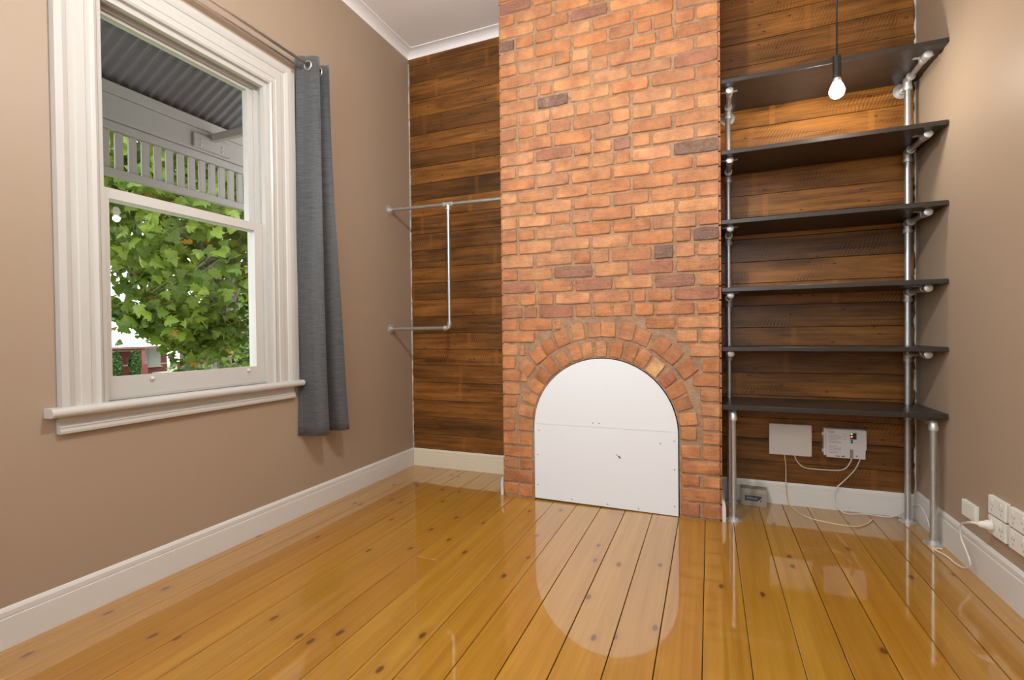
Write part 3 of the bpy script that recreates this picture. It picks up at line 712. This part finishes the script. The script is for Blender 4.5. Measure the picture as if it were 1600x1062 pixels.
obj('plug_body', lathe(nb(), [(.020, .019), (.021, .024), (.021, .034), (.019, .038), (.016, .042), (.013, .058), (.008, .066)], (W, -.868, .277), 'x', 18), M_CABLE, pc, True, loc=po)
o = pc.children[0]; o.data.transform(Matrix.Translation((W, -.868, .277)) @ Matrix.Scale(-1, 4, (1, 0, 0)) @ Matrix.Translation((-W, .868, -.277))); o.data.flip_normals()
obj('strain_relief', tube(nb(), spline([(W-.060, -.868, .277), (W-.070, -.855, .276), (W-.076, -.835, .270), (W-.078, -.815, .262)], 4), [.0075-.003*k/12 for k in range(13)], 10), M_CABLE, pc, True, loc=po)
obj('cord', tube(nb(), spline([(W-.078, -.818, .263), (W-.074, -.775, .246), (W-.066, -.725, .222), (W-.060, -.700, .190), (W-.056, -.700, .150), (W-.052, -.735, .110), (W-.045, -.755, .060), (W-.045, -.70, .018), (W-.050, -.63, .005), (3.385, -.548, .005), (3.366, -.490, .005), (3.378, -.462, .005), (3.40, -.458, .005)], 6), .0038, 8), M_CABLE, pc, True, loc=po)

# ------------------------------------------------------------------ outdoors: veranda
VX = -1.80; VY0, VY1 = -4.6, 2.4
M_TIN = simple('grey_corrugated_iron', (.085, .08, .082), .42, .35)
vr = tag(bpy.data.objects.new('veranda_roof', None), 'grey corrugated iron veranda roof outside the sash window', None, None, 'structure'); link(vr); vr.location = (VX, -1, 3.03)
VO = -Vector(vr.location)
def vpart(name, bm, mat=M_EXT, sm=False): return obj(name, bm, mat, vr, sm, loc=VO)
bm = nb(); pitch = .0762; n = int((VY1-VY0)/pitch*8); prev = None; slope = .52
for i in range(n+1):
    y = VY0+(VY1-VY0)*i/n; dz = .0095*math.sin(2*math.pi*(y-VY0)/pitch)
    a = bm.verts.new((VX-.22, y, 3.022-.22*slope+dz)); b = bm.verts.new((-.165, y, 3.022+(-.165-VX)*slope+dz))
    if prev: bm.faces.new((prev[0], a, b, prev[1]))
    prev = (a, b)
vpart('iron_sheet', bm, M_TIN, True)
vpart('beam', bbox((VX-.045, VY0, 2.715), (VX+.045, VY1, 2.905), .004))
vpart('wall_plate', bbox((VX-.03, VY0, 2.907), (VX+.05, VY1, 2.995), .004))
vpart('splice_plate', bbox((VX+.046, -.64, 2.735), (VX+.066, -.30, 2.855), .003))
for y in (-.46, -2.9, 1.9): vpart('ceiling_joist', bbox((VX-.02, y-.022, 2.83), (-.165, y+.022, 2.895), .003))
for y, z in ((-.58, 2.80), (-.58, 2.76), (-.38, 2.80), (-.38, 2.76)): vpart('bolt', lathe(nb(), [(.009, .066), (.009, .071), (.005, .074)], (VX, y, z), 'x', 8), M_INK)
vpart('hook', tube(nb(), [(-1.2, -.46, 2.829), (-1.2, -.46, 2.80)]+[(-1.2, -.46+.014*math.sin(a), 2.786+.014*math.cos(a)) for a in [.4*k for k in range(0, 12)]], .0022, 6), M_INK)
vf = thing('veranda_valance', 'white timber slatted valance hanging under the veranda beam', 'valance', (VX, -1, 2.31)); FO = -Vector(vf.location)
obj('top_rail', bbox((VX-.028, -4.43, 2.648), (VX+.028, 1.68, 2.713), .003), M_EXT, vf, loc=FO)
obj('bottom_rail', bbox((VX-.028, -4.43, 2.308), (VX+.028, 1.68, 2.365), .003), M_EXT, vf, loc=FO)
y = -1.275-.093*24
bmv = bbox((-.011, -.0275, 0), (.011, .0275, .283), .002); first = None
while y < 1.6:
    if first is None: first = obj('slat', bmv, M_EXT, vf); o = first
    else: o = first.copy(); link(o, vf)
    o.location = Vector((VX, y, 2.365))+FO; y += .093
for y in (-4.5, 1.75):
    t = thing('veranda_post', 'white square timber veranda post under the valance end' if y > 0 else 'white square timber veranda post away from the shelves', 'post', (VX, y, -.45), 'veranda posts')
    obj('shaft', bbox((-.055, -.055, 0), (.055, .055, 3.16), .004), M_EXT, t); obj('base', bbox((-.07, -.07, 0), (.07, .07, .16), .006), M_EXT, t)
M_CONC = paint('concrete_grey', (.33, .32, .30), .8)
def ground_mat():
    m, nt, b = new_mat('grass_and_asphalt'); n = N(nt); v = n.coords((1, 1, 1), False); a = n.noise(v, 1.2, 5); f = n.noise(v, 22, 4)
    n.to(n.mix(f, n.mix(a, (.05, .09, .02), (.12, .17, .05)), (.16, .19, .07)), b, 'Base Color'); b.inputs['Roughness'].default_value = .9; return m
M_GRASS = ground_mat()
def GZ(x): return -.55-.030*(-x-2.2) if x > -45 else -1.83
tag(obj('veranda_floor', box(nb(), (VX-.25, VY0, -.60), (-.16, VY1, -.10)), M_CONC), 'concrete veranda floor outside the window', None, None, 'structure')
bm = nb(); prism(bm, [(VX-.2, -60, -.62), (-70, -60, GZ(-44)-.9), (-70, 90, GZ(-44)-.9), (VX-.2, 90, -.62)], (0, 0, -.3)); 
tag(obj('ground', bm, M_GRASS), 'grassy ground falling away to the street', None, None, 'structure')
bm = nb(); prism(bm, [(-16, -60, GZ(-16)-.03), (-33, -60, GZ(-33)-.03), (-33, 90, GZ(-33)-.03), (-16, 90, GZ(-16)-.03)], (0, 0, .06))
tag(obj('street', bm, M_CONC), 'pale grey street between the two houses', None, None, 'structure')

# house over the road
HX = -36.; HB = -1.60; HE = .42
M_HB = simple('red_house_brick', (.16, .042, .03), .8); M_HR = simple('pale_iron_roof', (.86, .88, .92), .5); M_HC = simple('cream_house_trim', (.42, .35, .29), .6)
M_HD = simple('red_brown_trim', (.19, .065, .05), .6); M_BLIND = simple('pale_blind', (.36, .36, .35), .6)
hs = thing('brick_house', 'red brick house with pale hipped iron roof across the street', 'house', (HX-4, 17, HB)); HO = -Vector(hs.location)
def hp(name, bm, mat, parent=None): 
    o = obj(name, bm, mat, parent or hs)
    if parent is None: o.location = HO
    return o
hp('wall', box(nb(), (HX-9, 8, HB-.6), (HX-1.6, 22.0, HE)), M_HB)
hp('cream_band', box(nb(), (HX-1.62, 8, HE-.32), (HX-1.57, 22.03, HE-.22)), M_HC); hp('cream_band', box(nb(), (HX-1.62, 8, HB+.62), (HX-1.57, 22.03, HB+.72)), M_HC)
for y in (20.75, 14.0):
    wn = hp('window', box(nb(), (HX-1.62, y-.72, HB+.50), (HX-1.53, y+.72, HE-.05)), M_HC)
    hp('pane', box(nb(), (HX-1.54, y-.18, HB+.60), (HX-1.50, y+.64, HE-.12)), M_BLIND, wn); hp('pane', box(nb(), (HX-1.54, y-.64, HB+.60), (HX-1.50, y-.26, HE-.12)), M_BLIND, wn)
    hp('glazing_bar', box(nb(), (HX-1.51, y-.66, HB+1.18), (HX-1.47, y+.66, HB+1.24)), M_HC, wn)
    hp('sill', box(nb(), (HX-1.6, y-.8, HB+.42), (HX-1.42, y+.8, HB+.50)), M_HC)
hp('fascia', box(nb(), (HX+.30, 6.8, HE-.09), (HX+.38, 22.35, HE+.06)), M_HD)
rf = nb(); e = HE+.05; x0, x1, y0, y1 = HX-10.2, HX+.42, 6.7, 22.4; zt = e+2.9
V = [rf.verts.new(p) for p in ((x1, y0, e), (x1, y1, e), (x0, y1, e), (x0, y0, e), ((x0+x1)/2, y0+5.3, zt), ((x0+x1)/2, y1-5.3, zt))]
for f in ((0, 1, 5, 4), (1, 2, 5), (2, 3, 4, 5), (3, 0, 4), (3, 2, 1, 0)): rf.faces.new([V[i] for i in f])
hp('roof', rf, M_HR)
for y in (22.0, 19.15, 8.0):
    hp('veranda_pier', box(nb(), (HX-.05, y-.24, HB-.6), (HX+.35, y+.24, HB+.78)), M_HB); hp('veranda_column', box(nb(), (HX+.05, y-.10, HB+.78), (HX+.25, y+.10, HE-.05)), M_HD)
hp('porch_step', box(nb(), (HX-.2, 20.0, HB-.6), (HX+.9, 21.3, HB+.12)), M_CONC)

# foliage
def leaf_mat(name, c0, c1, var=True):
    m, nt, b = new_mat(name); n = N(nt)
    if var: k = n.objcol()
    else:
        at = n('Attribute', attribute_name='shade'); k = n.mix(at.outputs['Fac'], c0, c1)
        k = n.mix(n.math('GREATER_THAN', at.outputs['Fac'], .985), k, (.32, .17, .03))
    n.to(k, b, 'Base Color'); b.inputs['Roughness'].default_value = .42; b.inputs['Specular IOR Level'].default_value = .3
    out = nt.nodes['Material Output']; tr = nt.nodes.new('ShaderNodeBsdfTranslucent'); mx = nt.nodes.new('ShaderNodeMixShader'); mx.inputs[0].default_value = .34
    nt.links.new(k, tr.inputs[0]); nt.links.new(b.outputs[0], mx.inputs[1]); nt.links.new(tr.outputs[0], mx.inputs[2]); nt.links.new(mx.outputs[0], out.inputs[0]); return m
M_LEAF1 = leaf_mat('plane_leaf', None, None); M_LEAF2 = leaf_mat('plane_foliage', (.014, .045, .004), (.20, .27, .026), False)
M_LEAFB = leaf_mat('bush_foliage', (.02, .055, .008), (.125, .20, .038), False); M_LEAFC = leaf_mat('cypress_foliage', (.012, .04, .006), (.055, .115, .018), False)
M_LEAFP = leaf_mat('far_foliage', (.07, .11, .03), (.19, .24, .085), False)
def bark():
    m, nt, b = new_mat('grey_bark'); n = N(nt); a = n.noise(n.coords((4, 4, 1.2)), 2.5, 5, .65)
    n.to(n.mix(n.ramp(a, [(.35, 0), (.7, 1)]), (.10, .085, .065), (.34, .31, .26)), b, 'Base Color'); b.inputs['Roughness'].default_value = .9; n.bump(a, b, .6, .03); return m
M_BARK = bark()
LOBE = [(0, 0), (.16, -.06), (.36, -.02), (.50, .16), (.33, .26), (.52, .52), (.27, .48), (.20, .66), (.0, 1.0), (-.20, .66), (-.27, .48), (-.52, .52), (-.33, .26), (-.50, .16), (-.36, -.02), (-.16, -.06)]
def leaf_pts(s, R, p, bend):
    out = []
    for x, y in LOBE:
        out.append(p+R @ Vector((x*s, (y-.3)*s, -bend*(x*x)*s*2-bend*.5*(y-.3)**2*s)))
    return out, p+R @ Vector((0, .05*s, .02*s))
def rot_rand(face):
    d_ = (face+Vector((rnd.gauss(0, .55), rnd.gauss(0, .55), rnd.gauss(0, .55)))).normalized()
    q = d_.to_track_quat('Z', 'Y'); return (q.to_matrix() @ Matrix.Rotation(rnd.uniform(0, 6.28), 3, 'Z'))
class Foliage:
    def __init__(s): s.v = []; s.f = []; s.c = []
    def leaf(s, p, size, face, shade, simple=False):
        R = rot_rand(face)
        if simple:
            q = [p+R @ Vector(c) for c in ((-.32*size, -.5*size, 0), (.32*size, -.5*size, 0), (.38*size, .15*size, .05*size), (0, .6*size, -.05*size), (-.38*size, .15*size, .05*size))]
            n = len(s.v); s.v += q; s.f.append(tuple(range(n, n+5))); s.c.append(shade); return
        q, c = leaf_pts(size, R, p, rnd.uniform(.1, .5)); n = len(s.v); s.v += q+[c]
        for i in range(len(q)): s.f.append((n+i, n+(i+1) % len(q), n+len(q))); s.c.append(shade)
    def build(s, name, mat, parent=None, loc=None, kind=None):
        me = bpy.data.meshes.new(name); me.from_pydata([tuple(v) for v in s.v], [], s.f)
        at = me.attributes.new('shade', 'FLOAT', 'FACE'); at.data.foreach_set('value', s.c); me.materials.append(mat)
        o = bpy.data.objects.new(name, me); link(o, parent)
        if loc is not None: o.location = loc
        if kind: o['kind'] = kind
        return o
# street tree: trunk, limbs, leaf clusters hung on twigs
TB = Vector((-10.6, 6.25, GZ(-10.6)-.25))
tr = thing('street_tree', 'large leafy plane tree outside the sash window', 'tree', TB)
trunk = [TB, TB+Vector((.02, .02, 1.1)), TB+Vector((-.05, .0, 2.0)), TB+Vector((.0, .06, 2.75))]
obj('trunk', tube(nb(), [p-TB for p in spline(trunk, 5)], [.30-.10*k/15 for k in range(16)], 12), M_BARK, tr, True)
fork = trunk[-1]; limbs = []
for e_ in ((-8.4, 3.2, 4.6), (-8.2, 6.0, 5.4), (-11.5, 4.2, 6.0), (-10.2, 8.6, 5.6), (-13.2, 7.2, 5.0), (-7.2, 4.6, 3.4), (-10.9, 6.1, 7.0)):
    e_ = Vector(e_); mid = fork.lerp(e_, .45)+Vector((0, 0, .55)); P = spline([fork-Vector((0, 0, .2)), mid, e_], 6)
    obj('limb', tube(nb(), [p-TB for p in P], [.15-.115*k/(len(P)-1) for k in range(len(P))], 8), M_BARK, tr, True); limbs += P[3:]
clusters = []
for k in range(5000):
    p = Vector((rnd.uniform(-14.5, -4.6), rnd.uniform(.0, 10.5), rnd.uniform(1.0, 8.0)))
    q = Vector(((p.x+9.2)/4.9, (p.y-5.0)/5.2, (p.z-4.7)/3.6))
    d2 = q.length
    if d2 > 1 or d2 < .45: continue
    lowlim = 2.40+.35*math.sin(p.y*1.7+p.x*.9)
    if p.z < lowlim: continue
    if p.x > -8.2 and p.z < 1.9 and rnd.random() < .3: continue
    clusters.append((p, q.normalized()))
    if len(clusters) >= 620: break
for k in range(12):                                   # a low drooping branch towards the house over the road
    clusters.append((Vector((-8.3+rnd.gauss(0, .2), 3.02+rnd.gauss(0, .22), 1.60+rnd.gauss(0, .14))), Vector((.5, -.5, .6)).normalized()))
for k in range(40):                                   # leafy shoots round the trunk
    clusters.append((Vector((-9.5+rnd.gauss(0, .4), 4.85+rnd.gauss(0, .4), 1.35+rnd.gauss(0, .42))), Vector((.5, -.5, .5)).normalized()))
near = []; F = Foliage(); tw = nb()
for p, nrm in clusters:
    anchor = min(limbs, key=lambda l: (l-p).length)
    if rnd.random() < .35:
        m_ = anchor.lerp(p, .5)+Vector((0, 0, .15)); P = spline([anchor, m_, p], 3); tube(tw, [q-TB for q in P], [.02-.014*i/(len(P)-1) for i in range(len(P))], 5, False)
    base = rnd.betavariate(2, 2)
    for j in range(rnd.randint(20, 30)):
        lp = p+Vector((rnd.gauss(0, .33), rnd.gauss(0, .33), rnd.gauss(0, .19))); sz = rnd.uniform(.16, .29)
        sh_ = min(1, max(0, base*.6+rnd.random()*.4)) if rnd.random() > .02 else 1.0
        near.append(((lp-CAM).length, lp, sz, (nrm+Vector((.25, -.25, .9))).normalized(), sh_))
near.sort(key=lambda t: t[0])
RL = Vector((math.cos(YAW), -math.sin(YAW), 0))
def in_view(p):                                       # the leaves that the window shows largest are single leaves
    t = (0-CAM.x)/(p.x-CAM.x); q = CAM+(p-CAM)*t; return WY0 < q.y < WY1 and WZ0 < q.z < 2.3
cnt = 0; protos = []
for k in range(6):
    q, c = leaf_pts(1., Matrix.Identity(3), Vector(), .1+.08*k); bm = nb(); vs = [bm.verts.new(v) for v in q]; cv = bm.verts.new(c)
    for i in range(len(vs)): bm.faces.new((vs[i], vs[(i+1) % len(vs)], cv))
    me = bpy.data.meshes.new('leaf'); bm.to_mesh(me); bm.free(); me.materials.append(M_LEAF1); protos.append(me)
def lerp3(a, b, t): return tuple(x+(y-x)*t for x, y in zip(a, b))
for d_, lp, sz, face, sh_ in near:
    if cnt < 290 and in_view(lp):
        o = bpy.data.objects.new('leaf', rnd.choice(protos)); link(o, tr); R = rot_rand(face)
        o.matrix_local = Matrix.Translation(lp-TB) @ R.to_4x4() @ Matrix.Scale(sz, 4)
        o.color = (*(lerp3((.014, .045, .004), (.20, .27, .026), sh_) if sh_ < .99 else (.32, .17, .03)), 1); cnt += 1
    else: F.leaf(lp-TB, sz, face, sh_)
obj('twigs', tw, M_BARK, tr, True)['kind'] = 'stuff'
F.build('foliage', M_LEAF2, tr, None, 'stuff')

def bush(name, label, c, rad, n, mat, size, group=None, stem=True):
    c = Vector(c); t = thing(name, label, 'shrub' if 'shrub' in name else 'tree', c, {'columnar_shrub': 'clipped shrubs before the brick house', 'garden_shrub': 'shrubs across the garden', 'background_tree': 'trees along the street'}[name]); f = Foliage()
    for k in range(n):
        d_ = Vector((rnd.gauss(0, 1), rnd.gauss(0, 1), rnd.gauss(0, 1))).normalized(); rr_ = rnd.uniform(.72, 1.03)+.12*math.sin(d_.x*7+c.x)*math.sin(d_.z*6+c.y)
        f.leaf(Vector((d_.x*rad[0]*rr_, d_.y*rad[1]*rr_, rad[2]+d_.z*rad[2]*rr_)), size*rnd.uniform(.7, 1.3), (d_+Vector((0, 0, .5))).normalized(), rnd.random()*.97, True)
    f.build('foliage', mat, t, None, 'stuff')
    bm = nb(); tube(bm, [(0, 0, -.5), (.02, 0, rad[2]*.7), (0, .03, rad[2]*1.3)], [.16, .12, .05] if rad[0] > 1.4 else [.05, .04, .02], 7); obj('stem', bm, M_BARK, t, True)
    return t
for y, lab in ((17.0, 'clipped dark green columnar shrub before the brick house wall'), (18.2, 'clipped dark green columnar shrub beside the brick house window')):
    bush('columnar_shrub', lab, (HX+.9, y, HB-.3), (.36, .34, 1.05), 2600, M_LEAFC, .10)
bush('garden_shrub', 'bright green rounded shrub behind the tree trunk', (-15.6, 11.2, GZ(-15)-.2), (1.0, 1.0, .95), 2400, M_LEAFB, .15)
bush('garden_shrub', 'low green shrub beside the bright rounded one', (-14.2, 8.9, GZ(-14)-.2), (.95, .95, .62), 2000, M_LEAFB, .14)
bush('garden_shrub', 'dark green shrub near the brick house veranda pier', (-26.8, 17.2, GZ(-26)-.3), (1.1, 1.0, 1.15), 2800, M_LEAFC, .22)
bush('garden_shrub', 'pale olive shrub between the trunk and the dark green shrub', (-19.2, 12.7, GZ(-19)-.3), (1.0, 1.0, .85), 2200, M_LEAFP, .18)
bush('background_tree', 'pale olive tree rising beyond the trunk', (-23.0, 18.0, -1.9), (2.2, 2.0, 2.2), 3600, M_LEAFP, .28)
bush('background_tree', 'tall mid green tree between the brick house and the pale olive tree', (-31.0, 23.2, -2.2), (2.7, 2.7, 3.6), 4200, M_LEAFB, .40)
bush('background_tree', 'mid green tree behind the pale iron roof', (-54, 24, -2), (5, 9, 3.2), 3200, M_LEAFB, .6)
